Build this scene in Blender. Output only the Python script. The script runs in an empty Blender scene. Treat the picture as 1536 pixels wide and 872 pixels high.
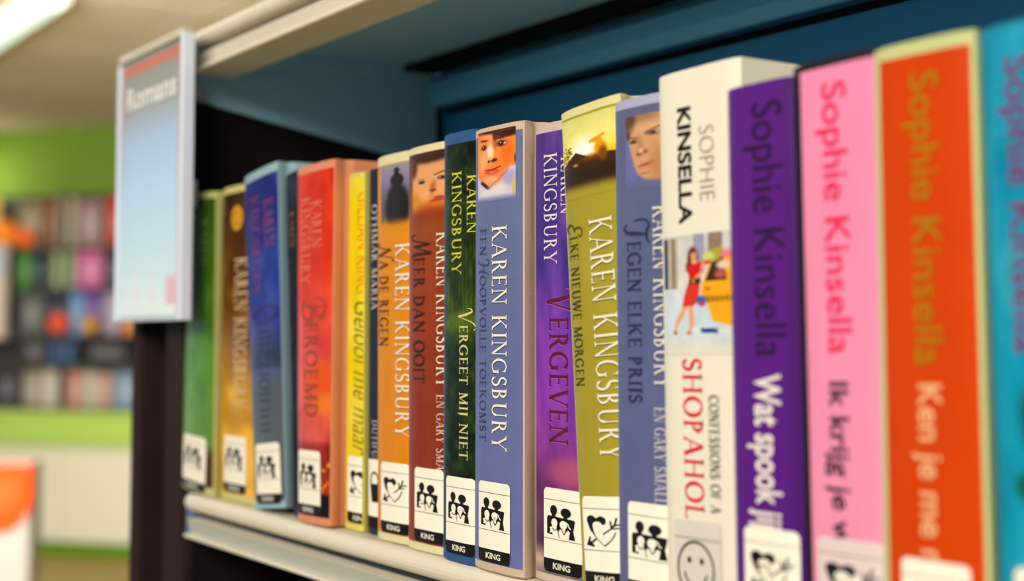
import bpy, bmesh, math, random
import numpy as np
from mathutils import Vector

# ------------------------------------------------------------------ camera, world, lights
F = 2133.0; CX, CY = 768.0, 370.0
YAW = math.radians(33.6); PIT = math.radians(3.5)
D = 0.3725; EYE = 0.1125
ZS = 1.36                       # height of the shelf surface above the floor
CEIL = 2.93
sc = bpy.context.scene
col = bpy.context.collection
fw = Vector((-math.cos(YAW)*math.cos(PIT), math.sin(YAW)*math.cos(PIT), math.sin(PIT)))
rt = Vector((math.sin(YAW), math.cos(YAW), 0)); up = rt.cross(fw)
CAM = Vector((0, -D, ZS+EYE))
cd = bpy.data.cameras.new('camera'); cam = bpy.data.objects.new('camera', cd); col.objects.link(cam)
cam.location = CAM; cam.rotation_euler = fw.to_track_quat('-Z', 'Y').to_euler()
cd.sensor_width = 36; cd.lens = 36*F/1536; cd.shift_y = -(436-CY)/1536; cd.clip_start = .01
cd.dof.use_dof = True; cd.dof.focus_distance = .665; cd.dof.aperture_fstop = 5.4
sc.camera = cam
sc.view_settings.view_transform = 'Standard'; sc.view_settings.look = 'None'
sc.view_settings.gamma = 1; sc.view_settings.exposure = 0.3; sc.view_settings.use_curve_mapping = False
w = bpy.data.worlds.new('world'); sc.world = w; w.use_nodes = True
w.node_tree.nodes['Background'].inputs[0].default_value = (.80, .86, 1, 1)
w.node_tree.nodes['Background'].inputs[1].default_value = .30

def area(name, loc, target, sx, sy, power, color):
    l = bpy.data.lights.new(name, 'AREA'); l.shape = 'RECTANGLE'; l.size = sx; l.size_y = sy
    l.energy = power; l.color = color
    o = bpy.data.objects.new(name, l); col.objects.link(o); o.location = loc
    o.rotation_euler = (Vector(target)-Vector(loc)).to_track_quat('-Z', 'Y').to_euler()
    return o
area('aisle_light', (.9, -1.9, 2.60), (-.5, 0, 1.4), 1.4, 1.0, 62, (1, .93, .80))
area('window_light', (-3.6, -.42, 1.7), (-.7, 0, 1.5), .45, 1.6, 3.2, (.50, .78, 1))
area('hall_fill', (-3.9, -.5, 2.3), (-7.6, 4.2, 1.5), 2.0, 1.0, 290, (1, .97, .90))  # unseen area light added to brighten the far wall and ceiling
area('left_books_fill', (-.9, -2.3, 2.7), (-.95, 0, 1.45), 1.0, .6, 15, (1, .96, .88))  # weak unseen fill added to brighten the left books

def s2l(c):
    return tuple(((v/255)/12.92 if v/255 <= .04045 else ((v/255+.055)/1.055)**2.4) for v in c[:3])

def ray(u, v):
    return fw + rt*((u-CX)/F) - up*((v-CY)/F)
def P(u, v, y=0.0):             # point of a pixel on the plane y = const
    r = ray(u, v); return CAM + r*((y-CAM.y)/r.y)
def PZ(u, v, z):
    r = ray(u, v); return CAM + r*((z-CAM.z)/r.z)

# ------------------------------------------------------------------ materials
def mat(name, rgb, rough=.5, coat=0, metal=0, bump=0, bscale=400, var=0, emis=None, spec=.2, alpha=1, attr=False, trans=0):
    m = bpy.data.materials.new(name); m.use_nodes = True
    nt = m.node_tree; b = nt.nodes['Principled BSDF']
    c = s2l(rgb) if rgb else (1, 1, 1)
    b.inputs['Base Color'].default_value = (*c, 1); b.inputs['Roughness'].default_value = rough
    b.inputs['Coat Weight'].default_value = coat*.3; b.inputs['Coat Roughness'].default_value = .18
    b.inputs['Metallic'].default_value = metal; b.inputs['Specular IOR Level'].default_value = spec
    if alpha < 1: b.inputs['Alpha'].default_value = alpha
    if trans: b.inputs['Transmission Weight'].default_value = trans
    src = None
    if attr:
        a = nt.nodes.new('ShaderNodeAttribute'); a.attribute_name = 'print'; src = a.outputs['Color']
        nt.links.new(src, b.inputs['Base Color'])
    if bump or var:
        t = nt.nodes.new('ShaderNodeTexCoord'); n = nt.nodes.new('ShaderNodeTexNoise')
        n.inputs['Scale'].default_value = bscale; n.inputs['Detail'].default_value = 3
        nt.links.new(t.outputs['Object'], n.inputs['Vector'])
        if bump:
            k = nt.nodes.new('ShaderNodeBump'); k.inputs['Strength'].default_value = bump; k.inputs['Distance'].default_value = .0004
            nt.links.new(n.outputs['Fac'], k.inputs['Height']); nt.links.new(k.outputs['Normal'], b.inputs['Normal'])
        if var:
            x = nt.nodes.new('ShaderNodeMix'); x.data_type = 'RGBA'; x.blend_type = 'MULTIPLY'; x.inputs[0].default_value = var
            if src: nt.links.new(src, x.inputs[6])
            else: x.inputs[6].default_value = (*c, 1)
            r = nt.nodes.new('ShaderNodeValToRGB'); r.color_ramp.elements[0].position = .3; r.color_ramp.elements[0].color = (.25, .25, .25, 1)
            r.color_ramp.elements[1].position = .6
            nt.links.new(n.outputs['Fac'], r.inputs[0]); nt.links.new(r.outputs[0], x.inputs[7])
            nt.links.new(x.outputs[2], b.inputs['Base Color'])
    if emis:
        b.inputs['Emission Color'].default_value = (*s2l(rgb), 1); b.inputs['Emission Strength'].default_value = emis
    return m
_mc = {}
def M(rgb, rough=.45, coat=.25, **k):
    key = (tuple(rgb), rough, coat, tuple(sorted(k.items())))
    if key not in _mc: _mc[key] = mat('paint_%d_%d_%d' % tuple(int(v) for v in rgb[:3]), rgb, rough, coat, **k)
    return _mc[key]
PRINT = mat('printed_cover', None, .36, .12, attr=True, bump=.2, bscale=2500, spec=.12)
PRINT_MATT = mat('printed_cloth', None, .55, .1, attr=True, bump=.5, bscale=2500)
LABEL = mat('label_paper', (250, 244, 226), .6, .1)
BLACK = mat('black_ink', (14, 14, 16), .5, .2)
PAPER = mat('page_paper', (222, 214, 190), .9, 0, bump=.3, bscale=900)

# ------------------------------------------------------------------ object helpers
def empty(name, loc, label, cat, group=None, rot=(0, 0, 0)):
    o = bpy.data.objects.new(name, None); o.empty_display_size = .02; col.objects.link(o)
    o.location = loc; o.rotation_euler = rot; o['label'] = label; o['category'] = cat
    if group: o['group'] = group
    return o
def link(name, bm, m, parent=None, smooth=False, kind=None, label=None, cat=None, group=None, loc=None):
    me = bpy.data.meshes.new(name); bm.to_mesh(me); bm.free(); me.materials.append(m)
    if smooth:
        for p in me.polygons: p.use_smooth = True
    o = bpy.data.objects.new(name, me); col.objects.link(o)
    if parent: o.parent = parent
    if loc is not None: o.location = loc
    for k, v in (('kind', kind), ('label', label), ('category', cat), ('group', group)):
        if v: o[k] = v
    return o
def box(bm, x0, x1, y0, y1, z0, z1, bev=0):
    vs = [bm.verts.new((x, y, z)) for x in (x0, x1) for y in (y0, y1) for z in (z0, z1)]
    fs = [bm.faces.new([vs[i] for i in q]) for q in ((0, 1, 3, 2), (4, 6, 7, 5), (0, 4, 5, 1), (2, 3, 7, 6), (0, 2, 6, 4), (1, 5, 7, 3))]
    if bev:
        es = list({e for f in fs for e in f.edges})
        bmesh.ops.bevel(bm, geom=es, offset=bev, segments=2, affect='EDGES', profile=.5)
def bx(*a, bev=0):
    bm = bmesh.new(); box(bm, *a, bev=bev); return bm
def extrude_x(prof, x0, x1):
    """closed (y,z) outline swept along x"""
    bm = bmesh.new()
    a = [bm.verts.new((x0, y, z)) for y, z in prof]; b = [bm.verts.new((x1, y, z)) for y, z in prof]
    n = len(prof)
    for i in range(n): bm.faces.new((a[i], a[(i+1) % n], b[(i+1) % n], b[i]))
    bm.faces.new(a); bm.faces.new(b[::-1])
    bmesh.ops.recalc_face_normals(bm, faces=bm.faces)
    return bm
def extrude_y(prof, y0, y1):
    bm = bmesh.new()
    a = [bm.verts.new((x, y0, z)) for x, z in prof]; b = [bm.verts.new((x, y1, z)) for x, z in prof]
    n = len(prof)
    for i in range(n): bm.faces.new((a[i], a[(i+1) % n], b[(i+1) % n], b[i]))
    bm.faces.new(a); bm.faces.new(b[::-1])
    bmesh.ops.recalc_face_normals(bm, faces=bm.faces)
    return bm

# ------------------------------------------------------------------ room
class Plane:                    # far wall, seen obliquely
    pass
fa = math.atan2(fw.y, fw.x)
e_ = Vector((math.cos(fa+math.radians(72)), math.sin(fa+math.radians(72)), 0))   # along the wall, to the left
n_ = Vector((e_.y, -e_.x, 0))
if n_.dot(fw) > 0: n_ = -n_                                                      # towards the viewer
c_ = CAM + Vector((fw.x, fw.y, 0)).normalized()*9.0; c_.z = 0
WROT = math.atan2(e_.y, e_.x)
def PW(u, v, off=0.0):          # pixel -> (s along wall, z) on the plane 'off' in front of the wall
    r = ray(u, v); t = ((c_ + n_*off) - CAM).dot(n_)/r.dot(n_); p = CAM + r*t
    return (p-c_).dot(e_), p.z
def wall_pt(s, off, z): return c_ + e_*s + n_*off + Vector((0, 0, z))
# local frame for objects near the wall: x along e_, y = -n_ (into the wall)
def wframe(s, off, z):
    return wall_pt(s, off, z), (0, 0, WROT)
YS = 1 if Vector((-math.sin(WROT), math.cos(WROT), 0)).dot(n_) > 0 else -1       # local +y*YS points to the viewer

o = link('wall_back', bx(-5, 6, -.12 if YS > 0 else 0, 0 if YS > 0 else .12, 0, CEIL), mat('green_paint', (100, 130, 36), .6, 0, var=.08, bscale=3), kind='structure')
o.location = c_; o.rotation_euler = (0, 0, WROT)
link('floor', bx(-11.5, 4, -6, 8.5, -.05, 0), mat('floor_linoleum', (176, 152, 84), .5, .1, var=.25, bscale=9), kind='structure')
# ceiling: carcass plus separate tiles with recessed joints
ce = link('ceiling', bx(-11.5, 4, -6, 8.5, CEIL+.02, CEIL+.08), mat('ceiling_grid', (128, 118, 96), .8), kind='structure')
tile_m = mat('ceiling_tile', (196, 184, 164), .85, 0, bump=.6, bscale=60, var=.12)
tb = bx(-.592, .592, -.292, .292, 0, .022, bev=.006); tme = None
for i in range(0, 7):
    for j in range(-4, 12):
        x, y = -10.2+i*1.2, -2.0+j*.6+.05
        if abs(x+6.6) < .7 and 3.0 < 0: continue
        if tme is None:
            t0 = link('ceiling_tile', tb, tile_m, ce); tme = t0.data; t = t0
        else:
            t = bpy.data.objects.new('ceiling_tile', tme); col.objects.link(t); t.parent = ce
        t.location = (x, y, CEIL-.002)

# recessed tube light: runs parallel to the bookcase
def ceiling_lamp(x, y, L, label):
    e = empty('ceiling_lamp', (x, y, CEIL-.03), label, 'ceiling lamp')
    link('lamp_housing', bx(-L/2, L/2, -.085, .085, -.02, .026, bev=.004), mat('lamp_white', (235, 235, 225), .5), e)
    link('lamp_diffuser', bx(-L/2+.03, L/2-.03, -.062, .062, -.032, -.018, bev=.004), mat('lamp_glow', (226, 255, 244), .4, emis=.62), e)
a0 = PZ(-60, 104, CEIL); a1 = PZ(62, 16, CEIL)
ceiling_lamp(a1.x-1.1, a1.y-.075, 3.0, 'long glowing fluorescent ceiling lamp at the upper left corner')

# ------------------------------------------------------------------ far furniture
def wall_thing(name, s, off, z, label, cat, group=None):
    p, r = wframe(s, off, z); return empty(name, p, label, cat, group, r)
def wbox(s0, s1, o0, o1, z0, z1, bev=0.004):
    ya, yb = sorted((o0*YS, o1*YS)); return bx(min(s0, s1), max(s0, s1), ya, yb, z0, z1, bev=bev)
sL, _ = PW(-160, 500, .3); sR, _ = PW(420, 500, .3)
_, zc1 = PW(110, 672, .45); _, zc0 = PW(110, 815, .45)
cb = wall_thing('low_cabinet', (sL+sR)/2, 0, 0, 'long cream low cabinet along the green wall on a green plinth', 'cabinet')
hw = abs(sL-sR)/2
nd = 4
link('cabinet_body', wbox(-hw, hw, .02, .43, zc0, zc1), M((214, 208, 184), .5, .1), cb)
for i in range(nd):
    a = -hw + 2*hw*i/nd
    link('door', wbox(a+.003, a+2*hw/nd-.003, .43, .45, zc0+.01, zc1-.02), M((222, 216, 192), .5, .1), cb)
link('cabinet_top', wbox(-hw, hw, .02, .46, zc1, zc1+.02), M((196, 210, 140), .5, .1), cb)
link('green_band', wbox(-hw, hw, .02, .30, zc1+.02, PW(110, 618, .3)[1]), M((176, 206, 96), .6, .0), cb)
link('plinth', wbox(-hw, hw, .04, .38, 0, zc0), M((96, 140, 20), .6, 0), cb)

_, zr1 = PW(110, 288, .2); _, zr0 = PW(110, 612, .2)
sA, _ = PW(-190, 450, .2); sB, _ = PW(400, 450, .2); hw2 = abs(sA-sB)/2
rk = wall_thing('display_rack', (sA+sB)/2, 0, zr0, 'dark wall rack filled with colourful face-out books', 'display rack')
link('back_board', wbox(-hw2, hw2, .005, .03, 0, zr1-zr0), M((62, 60, 58), .7, 0), rk)
rows = [372, 432, 502, 548, 612]; rows = [PW(110, v, .2)[1]-zr0 for v in rows]
for z in rows: link('rack_ledge', wbox(-hw2, hw2, .03, .31, z-.02, z), M((92, 92, 86), .6, 0), rk)
for i in range(5):
    x = -hw2+.02+(2*hw2-.06)*i/4
    link('rack_divider', wbox(x, x+.02, .03, .2, 0, zr1-zr0), M((70, 70, 66), .6, 0), rk)

# face-out books on the rack: (u0,u1,v0,v1,colour,colour words)
FB = [(24, 62, 303, 371, (128, 116, 90), 'grey brown'), (64, 80, 300, 371, (118, 52, 38), 'dark red'), (82, 112, 296, 371, (176, 160, 132), 'beige'),
      (115, 150, 300, 371, (152, 122, 122), 'mauve'), (156, 178, 296, 371, (186, 70, 46), 'brick red'), (182, 214, 300, 371, (96, 88, 60), 'olive brown'),
      (-28, -4, 296, 371, (180, 150, 60), 'ochre'),
      (24, 42, 374, 431, (76, 150, 44), 'bright green'), (44, 66, 378, 431, (30, 56, 66), 'dark teal'), (76, 108, 376, 431, (176, 196, 142), 'pale green'),
      (112, 152, 376, 431, (206, 104, 152), 'pink'), (158, 182, 376, 431, (70, 66, 78), 'charcoal'), 
      (26, 62, 438, 501, (104, 104, 102), 'grey'), (66, 96, 436, 501, (34, 52, 64), 'navy'), (100, 124, 436, 501, (104, 150, 196), 'light blue'),
      (126, 150, 434, 501, (112, 72, 160), 'violet'), (154, 176, 436, 501, (170, 160, 180), 'lilac grey'), (180, 206, 470, 501, (214, 120, 46), 'orange'),
      (28, 66, 506, 547, (66, 58, 60), 'dark brown'), (72, 108, 506, 547, (44, 92, 138), 'blue'), (112, 200, 508, 547, (34, 32, 34), 'wide black'),
      (32, 58, 556, 611, (170, 158, 134), 'sand'), (60, 94, 552, 611, (208, 196, 178), 'cream'), (97, 122, 556, 611, (204, 140, 122), 'salmon'), (124, 142, 556, 611, (198, 196, 172), 'pale beige'),
      (144, 164, 560, 611, (206, 158, 138), 'peach'), (168, 204, 556, 611, (130, 158, 176), 'grey blue'), (-6, 20, 552, 611, (70, 72, 76), 'slate')]
rowname = {371: 'top', 431: 'second', 501: 'third', 547: 'fourth', 611: 'bottom'}
for u0, u1, v0, v1, c, wd in FB:
    s0, z0 = PW(u0, v1, .16); s1, z1 = PW(u1, v0, .16); zz = zr0 + min(rows, key=lambda q: abs(q+zr0-z0))
    e = wall_thing('display_book', (s0+s1)/2, .12, zz, 'blurred %s book facing out on the %s ledge of the far rack' % (wd, rowname[v1]), 'book', 'face-out books on the far rack')
    h = abs(s1-s0)/2; ht = z1-zz
    link('cover', wbox(-h, h, .016, .02, 0, ht, .001), M(c, .45, .2), e)
    link('page_block', wbox(-h+.004, h-.004, .002, .016, .003, ht-.003, 0), PAPER, e)
    link('cover_picture', wbox(-h*.6, h*.5, .02, .021, ht*.25, ht*.7, 0), M(tuple(min(255, v*.6+90) for v in c), .45, .2), e)
def ball(name, u, v, rpx, c, label, cat, off=.27, rest=None):
    s, z = PW(u, v, off); bm = bmesh.new(); r = rpx*9/F
    z = (rest+r) if rest is not None else z
    bmesh.ops.create_uvsphere(bm, u_segments=24, v_segments=14, radius=r)
    for q in bm.verts:
        q.co.z *= 1+.06*math.sin(5*math.atan2(q.co.y, q.co.x))*(.5 if abs(q.co.z) < r*.9 else 0)
    e = wall_thing(name, s, off, z-r, label, cat)
    k = link('ball', bm, M(c, .4, .2), e, smooth=True); k.location.z = r
    bm = bmesh.new(); bmesh.ops.create_cone(bm, cap_ends=True, segments=12, radius1=r*.16, radius2=r*.1, depth=r*.2); bmesh.ops.translate(bm, verts=bm.verts, vec=(0, 0, 2*r)); link('valve', bm, M((60, 50, 40)), e)
ball('toy_ball', 88, 492, 18, (236, 92, 62), 'coral red ball on the third ledge of the far rack', 'ball', .235, zr0+rows[2])
ball('toy_ball', 8, 335, 24, (250, 140, 30), 'large orange ball at the left end of the top ledge', 'ball', .235, zr0+rows[0])
ball('toy_ball', 39, 352, 17, (240, 108, 40), 'smaller red orange ball on the top ledge', 'ball', .24, zr0+rows[0])
ball('toy_ball', 136, 486, 15, (206, 150, 60), 'golden ball beside the violet book on the far rack', 'ball', .24, zr0+rows[2])
s0, z0 = PW(-24, 508, .3); s1, z1 = PW(18, 368, .3)
e = wall_thing('notice_board', (s0+s1)/2, .38, z0, 'white and pink tall notice panel at the left edge of the far rack', 'sign')
hh = abs(s1-s0)/2
link('panel', wbox(-hh, hh, -.05, .02, 0, z1-z0), M((226, 210, 196), .5, .1), e)
link('panel_heading', wbox(-hh*.98, hh*.98, .02, .022, (z1-z0)*.7, (z1-z0)*.98, 0), M((176, 200, 226), .5, .1), e)
# white pedestal with orange front
pA = CAM + ray(-50, 695)*5.6; pB = CAM + ray(46, 695)*5.6
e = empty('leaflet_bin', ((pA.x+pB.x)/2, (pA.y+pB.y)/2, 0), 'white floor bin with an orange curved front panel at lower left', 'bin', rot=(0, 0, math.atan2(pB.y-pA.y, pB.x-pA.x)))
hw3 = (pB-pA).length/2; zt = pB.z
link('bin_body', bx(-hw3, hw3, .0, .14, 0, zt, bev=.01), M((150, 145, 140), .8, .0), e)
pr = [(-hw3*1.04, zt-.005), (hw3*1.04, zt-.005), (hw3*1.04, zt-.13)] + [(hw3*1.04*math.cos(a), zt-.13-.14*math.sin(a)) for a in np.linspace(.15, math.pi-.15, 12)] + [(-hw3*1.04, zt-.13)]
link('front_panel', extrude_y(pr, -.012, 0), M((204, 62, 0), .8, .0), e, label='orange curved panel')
pr2 = [(x*.62, (z-zt+.13)*.5+zt-.12) for x, z in pr]
link('front_patch', extrude_y(pr2, -.015, -.012), M((206, 76, 24), .8, .0), e)

# wall spot near the rack
sp, zp = PW(-85, 262, .45)
lp = wall_thing('wall_spot', sp, .3, zp+.12, 'small round wall spotlight above the far rack', 'lamp')
bm = bmesh.new(); bmesh.ops.create_cone(bm, cap_ends=True, segments=20, radius1=.05, radius2=.03, depth=.08); link('lamp_head', bm, M((60, 60, 60)), lp)
link('lamp_arm', wbox(-.01, .01, -.3, 0, -.01, .01), M((60, 60, 60)), lp)
pl = bpy.data.lights.new('wall_spot_light', 'POINT'); pl.energy = 7; pl.color = (1, .95, .6); pl.shadow_soft_size = .05
q = bpy.data.objects.new('wall_spot_light', pl); col.objects.link(q); q.location = wall_pt(sp, .32, zp+.02)

# ------------------------------------------------------------------ bookcase
CREAM = mat('cream_enamel', (224, 217, 198), .42, .2, bump=.05, bscale=300)
TEAL = mat('enamel_cool_shade', (110, 196, 236), .45, .15)  # blue paints the cool shade inside the case into the colour
TEALD = mat('enamel_cool_shade_grey', (150, 194, 214), .5, .1)  # underside and bracket tint, cool shade put into the colour
DARK = mat('dark_laminate', (48, 34, 34), .75, 0, var=.2, bscale=30, spec=.12)
DARKER = mat('black_laminate', (20, 17, 18), .8, 0, spec=.1)
XL, XR, DEP = -.976, .35, .212
bc = empty('bookcase', (0, 0, 0), 'metal library bookcase with cream shelf edges, cool blue shade painted inside and dark end panel', 'bookcase')
def shelf(z, top_m, plate=False):
    # front rail: rounded bead, dark groove, slanting label panel, lip
    pr = [(.012, z)]
    pr += [(-.001-.0055*math.sin(a), z-.0058+.0058*math.cos(a)) for a in np.linspace(0, math.pi*.9, 9)]
    pr += [(.0050, z-.0118), (.0050, z-.0166), (-.0045, z-.0172), (-.0015, z-.0270), (-.0065, z-.0275), (-.0070, z-.0292), (-.006, z-.0300), (.026, z-.0300), (.028, z-.0285), (.028, z-.0270),
           (.002, z-.0270), (-.001, z-.0185), (.0075, z-.0180), (.0075, z-.0020), (.012, z-.0020)]
    s = link('shelf', bx(XL-.006, XR, .010, DEP, z-.0065, z-.0002), top_m, bc)
    f = link('front_rail', extrude_x(pr, XL+.010, XR), CREAM, s, smooth=False)
    gm = M((52, 62, 66), .7, 0)
    link('rail_groove', extrude_x([(.0040, z-.0120), (.0040, z-.0164), (.0049, z-.0164), (.0049, z-.0120)], XL+.010, XR), gm, s)
    # rear flange
    link('rear_flange', extrude_x([(DEP-.004, z-.007), (DEP-.020, z-.017), (DEP-.020, z-.028), (DEP-.016, z-.036), (DEP-.013, z-.036), (DEP-.013, z-.012), (DEP, z-.007)], XL+.004, XR), TEAL, s)
    link('rear_shade_line', bx(XL+.004, XR, DEP-.003, DEP+.0005, z-.040, z-.036), DARKER, s)  # black strip painting the shadow line under the flange
    link('rear_shade_band', bx(XL+.004, XR, DEP-.046, DEP-.021, z-.011, z-.0068), DARKER, s)  # black strip painting the dark shade band in front of the flange
    # side bracket: plate that deepens to the back, with a folded front edge
    if not plate:
        link('panel_shade', extrude_x([(-.0049, z-.0174), (-.0019, z-.0268), (-.0014, z-.0268), (-.0044, z-.0174)], XL+.012, XR), M((184, 188, 178), .5, .1), s)  # grey strip paints shade onto the downward-slanting rail panel
        link('end_cap', extrude_x([(.001, z-.0002), (-.001, z-.003), (-.001, z-.029), (.01, z-.03), (.01, z-.0002)], XL-.001, XL+.013), M((92, 116, 150), .45, .2), s)
        return s
    link('side_bracket', extrude_x([(.004, z-.007), (.004, z-.046), (.02, z-.050), (.19, z-.080), (.205, z-.080), (.205, z-.007)], XL-.006, XL-.003), TEALD, s)
    link('bracket_fold', extrude_x([(-.004, z), (-.004, z-.044), (.004, z-.048), (.012, z-.047), (.001, z-.03), (.001, z)], XL-.006, XL+.003), M((150, 164, 172), .45, .2), s)
    link('side_lip', bx(XL-.003, XL+.012, .03, DEP-.02, z-.016, z-.0065), TEALD, s)
    return s
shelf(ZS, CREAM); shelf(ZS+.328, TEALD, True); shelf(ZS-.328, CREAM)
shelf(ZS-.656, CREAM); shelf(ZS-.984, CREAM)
link('back_panel', bx(XL-.02, XR, DEP+.001, DEP+.006, .1, ZS+.326), mat('back_cool_shade', (64, 152, 204), .5, .1), bc)  # blue stands for cool shade on the back panel
link('upright_post', bx(-1.0225, XL-.010, -.002, .225, 0, ZS+.322, bev=.003), DARK, bc)
link('upright_slot', bx(-1.075, -1.020, .02, .225, 0, ZS+.318), DARKER, bc)
link('end_panel', bx(-1.092, -1.073, -.004, .225, 0, ZS+.322, bev=.003), DARK, bc)
link('inner_side', bx(XL-.010, XL-.0065, .006, .22, 0, ZS+.320), DARKER, bc)
link('side_post', bx(XR, XR+.04, 0, .225, 0, ZS+.322), DARK, bc)

# ------------------------------------------------------------------ sign holder at the bookcase end
YG = -.022
g0 = P(175, 483, YG); g1 = P(272, 483, YG); gt = P(276, 50, YG)
sg = empty('shelf_sign', ((g0.x+g1.x)/2, YG, g0.z), 'grey and light blue acrylic shelf sign hanging at the bookcase end', 'sign')
W2, H2 = (g1.x-g0.x)/2, gt.z-g0.z
link('acrylic_back', bx(-W2, W2, .001, .0035, 0, H2, bev=.0008), mat('clear_acrylic', (205, 222, 236), .12, .6), sg)
def paint_obj(name, parent, m, fn, pts, nx, nz):
    """grid of vertices coloured by fn(U,V)->rgb 0..255; pts(u,v)->xyz"""
    U, V = np.meshgrid(np.linspace(0, 1, nx+1), np.linspace(0, 1, nz+1))
    rgb = np.clip(fn(U, V), 0, 255)/255.
    lin = np.where(rgb <= .04045, rgb/12.92, ((rgb+.055)/1.055)**2.4).reshape(-1, 3)
    co = pts(U.ravel(), V.ravel())
    idx = np.arange((nx+1)*(nz+1)).reshape(nz+1, nx+1)
    q = np.stack([idx[1:, :-1], idx[1:, 1:], idx[:-1, 1:], idx[:-1, :-1]], -1).reshape(-1, 4)
    me = bpy.data.meshes.new(name); me.from_pydata(co.tolist(), [], q.tolist()); me.materials.append(m)
    at = me.color_attributes.new('print', 'FLOAT_COLOR', 'POINT')
    at.data.foreach_set('color', np.concatenate([lin, np.ones((len(lin), 1))], 1).ravel().astype(np.float32))
    for p in me.polygons: p.use_smooth = True
    o = bpy.data.objects.new(name, me); col.objects.link(o); o.parent = parent
    return o
def C(*c): return np.array(c, float)
def sm(a, b, x):
    t = np.clip((x-a)/(b-a+1e-9), 0, 1); return t*t*(3-2*t)
class Art:
    def __init__(s, X, Y, base):
        s.X, s.Y = X, Y; s.I = np.ones(X.shape+(3,))*C(*base)
    def put(s, m, c): m = m[..., None]; s.I = s.I*(1-m)+C(*c)*m; return s
    def ell(s, cx, cy, rx, ry, c, soft=.25, a=1, rot=0):
        cr, sr = math.cos(rot), math.sin(rot); dx, dy = s.X-cx, s.Y-cy
        d = np.sqrt(((dx*cr+dy*sr)/rx)**2+((-dx*sr+dy*cr)/ry)**2)
        return s.put(a*(1-sm(1-soft, 1+soft, d)), c)
    def vg(s, stops):            # vertical gradient
        ys = [p[0] for p in stops]; s.I = np.stack([np.interp(s.Y, ys, [p[1][k] for p in stops]) for k in range(3)], -1); return s
    def below(s, y, c, soft, a=1): return s.put(a*sm(y-soft, y+soft, s.Y), c)
    def above(s, y, c, soft, a=1): return s.put(a*(1-sm(y-soft, y+soft, s.Y)), c)
    def right(s, x, c, soft, a=1): return s.put(a*sm(x-soft, x+soft, s.X), c)
    def left(s, x, c, soft, a=1): return s.put(a*(1-sm(x-soft, x+soft, s.X)), c)
    def line(s, x0, y0, x1, y1, w, c, a=1, soft=.3):
        dx, dy = x1-x0, y1-y0; L = dx*dx+dy*dy
        t = np.clip(((s.X-x0)*dx+(s.Y-y0)*dy)/L, 0, 1); d = np.hypot(s.X-x0-t*dx, s.Y-y0-t*dy)/w
        return s.put(a*(1-sm(1-soft, 1+soft, d)), c)
    def poly(s, pts, c, a=1):
        ins = np.zeros(s.X.shape, bool); n = len(pts)
        for i in range(n):
            (xa, ya), (xb, yb) = pts[i], pts[(i+1) % n]
            if ya == yb: continue
            cnd = ((ya > s.Y) != (yb > s.Y)) & (s.X < (xb-xa)*(s.Y-ya)/(yb-ya)+xa); ins ^= cnd
        return s.put(ins*float(a), c)
    def noise(s, fx, fy, amp, seed=0, oct=3, tint=(1, 1, 1)):
        N = np.zeros(s.X.shape); x0, x1, y0, y1 = s.X.min(), s.X.max(), s.Y.min(), s.Y.max()
        r = np.random.RandomState(seed)
        for k in range(oct):
            g = r.rand(int(fy*2**k)+3, int(fx*2**k)+3)-.5
            gx = (s.X-x0)/(x1-x0)*int(fx*2**k); gy = (s.Y-y0)/(y1-y0)*int(fy*2**k)
            ix, iy = gx.astype(int), gy.astype(int); tx, ty = gx-ix, gy-iy; tx = tx*tx*(3-2*tx); ty = ty*ty*(3-2*ty)
            N += ((g[iy, ix]*(1-tx)+g[iy, ix+1]*tx)*(1-ty)+(g[iy+1, ix]*(1-tx)+g[iy+1, ix+1]*tx)*ty)/2**k
        s.I = s.I+N[..., None]*amp*C(*tint); s.N = N; return s
    def out(s): return s.I

def sign_art(U, V):
    a = Art(U, V, (150, 150, 150)).vg([(0, (150, 150, 142)), (.18, (166, 168, 170)), (.32, (176, 206, 240)), (.5, (190, 222, 255)), (.75, (206, 238, 255)), (1, (236, 252, 255))])  # grey at the top, paling to light blue towards the foot
    a.above(.05, (218, 120, 92), .012); a.above(.018, (150, 150, 148), .006)
    a.right(.93, (206, 140, 120), .01, .8*1); a.right(.97, (190, 206, 226), .01)
    a.put((1-sm(.25, .6, V))*sm(.92, .94, U)*(1-sm(.96, .98, U)), (206, 132, 110))
    a.put((1-sm(.1, .6, V))*(1-sm(.03, .06, U)), (190, 150, 150))
    a.put(sm(.75, .8, U)*(1-sm(.93, .95, U))*sm(.84, .87, V)*(1-sm(.95, .97, V)), (232, 196, 212))
    a.ell(.30, .90, .07, .05, (232, 242, 248)); a.ell(.55, .90, .07, .05, (232, 242, 248))
    return a.out()
def rectpts(x0, x1, y, z0, z1):
    return lambda U, V: np.stack([x0+(x1-x0)*U, np.full_like(U, y), z1+(z0-z1)*V], -1)
paint_obj('sign_insert', sg, mat('sign_face', None, .5, 0, attr=True), sign_art, rectpts(-W2+.003, W2-.003, .0005, .004, H2-.003), 60, 90)
edge = mat('acrylic_edge', (226, 236, 255), .25, .6)
link('side_channel', bx(W2-.002, W2+.004, -.003, .006, 0, H2, bev=.001), edge, sg)
link('side_channel', bx(-W2-.002, -W2+.002, -.002, .005, 0, H2-.002, bev=.001), edge, sg)
link('top_channel', bx(-W2, W2, -.002, .006, H2-.002, H2+.004, bev=.001), M((206, 200, 178), .4, .3), sg)
link('mounting_clip', bx(.02, .05, .0035, .0175, H2*.4, H2*.5, bev=.001), edge, sg)
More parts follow.
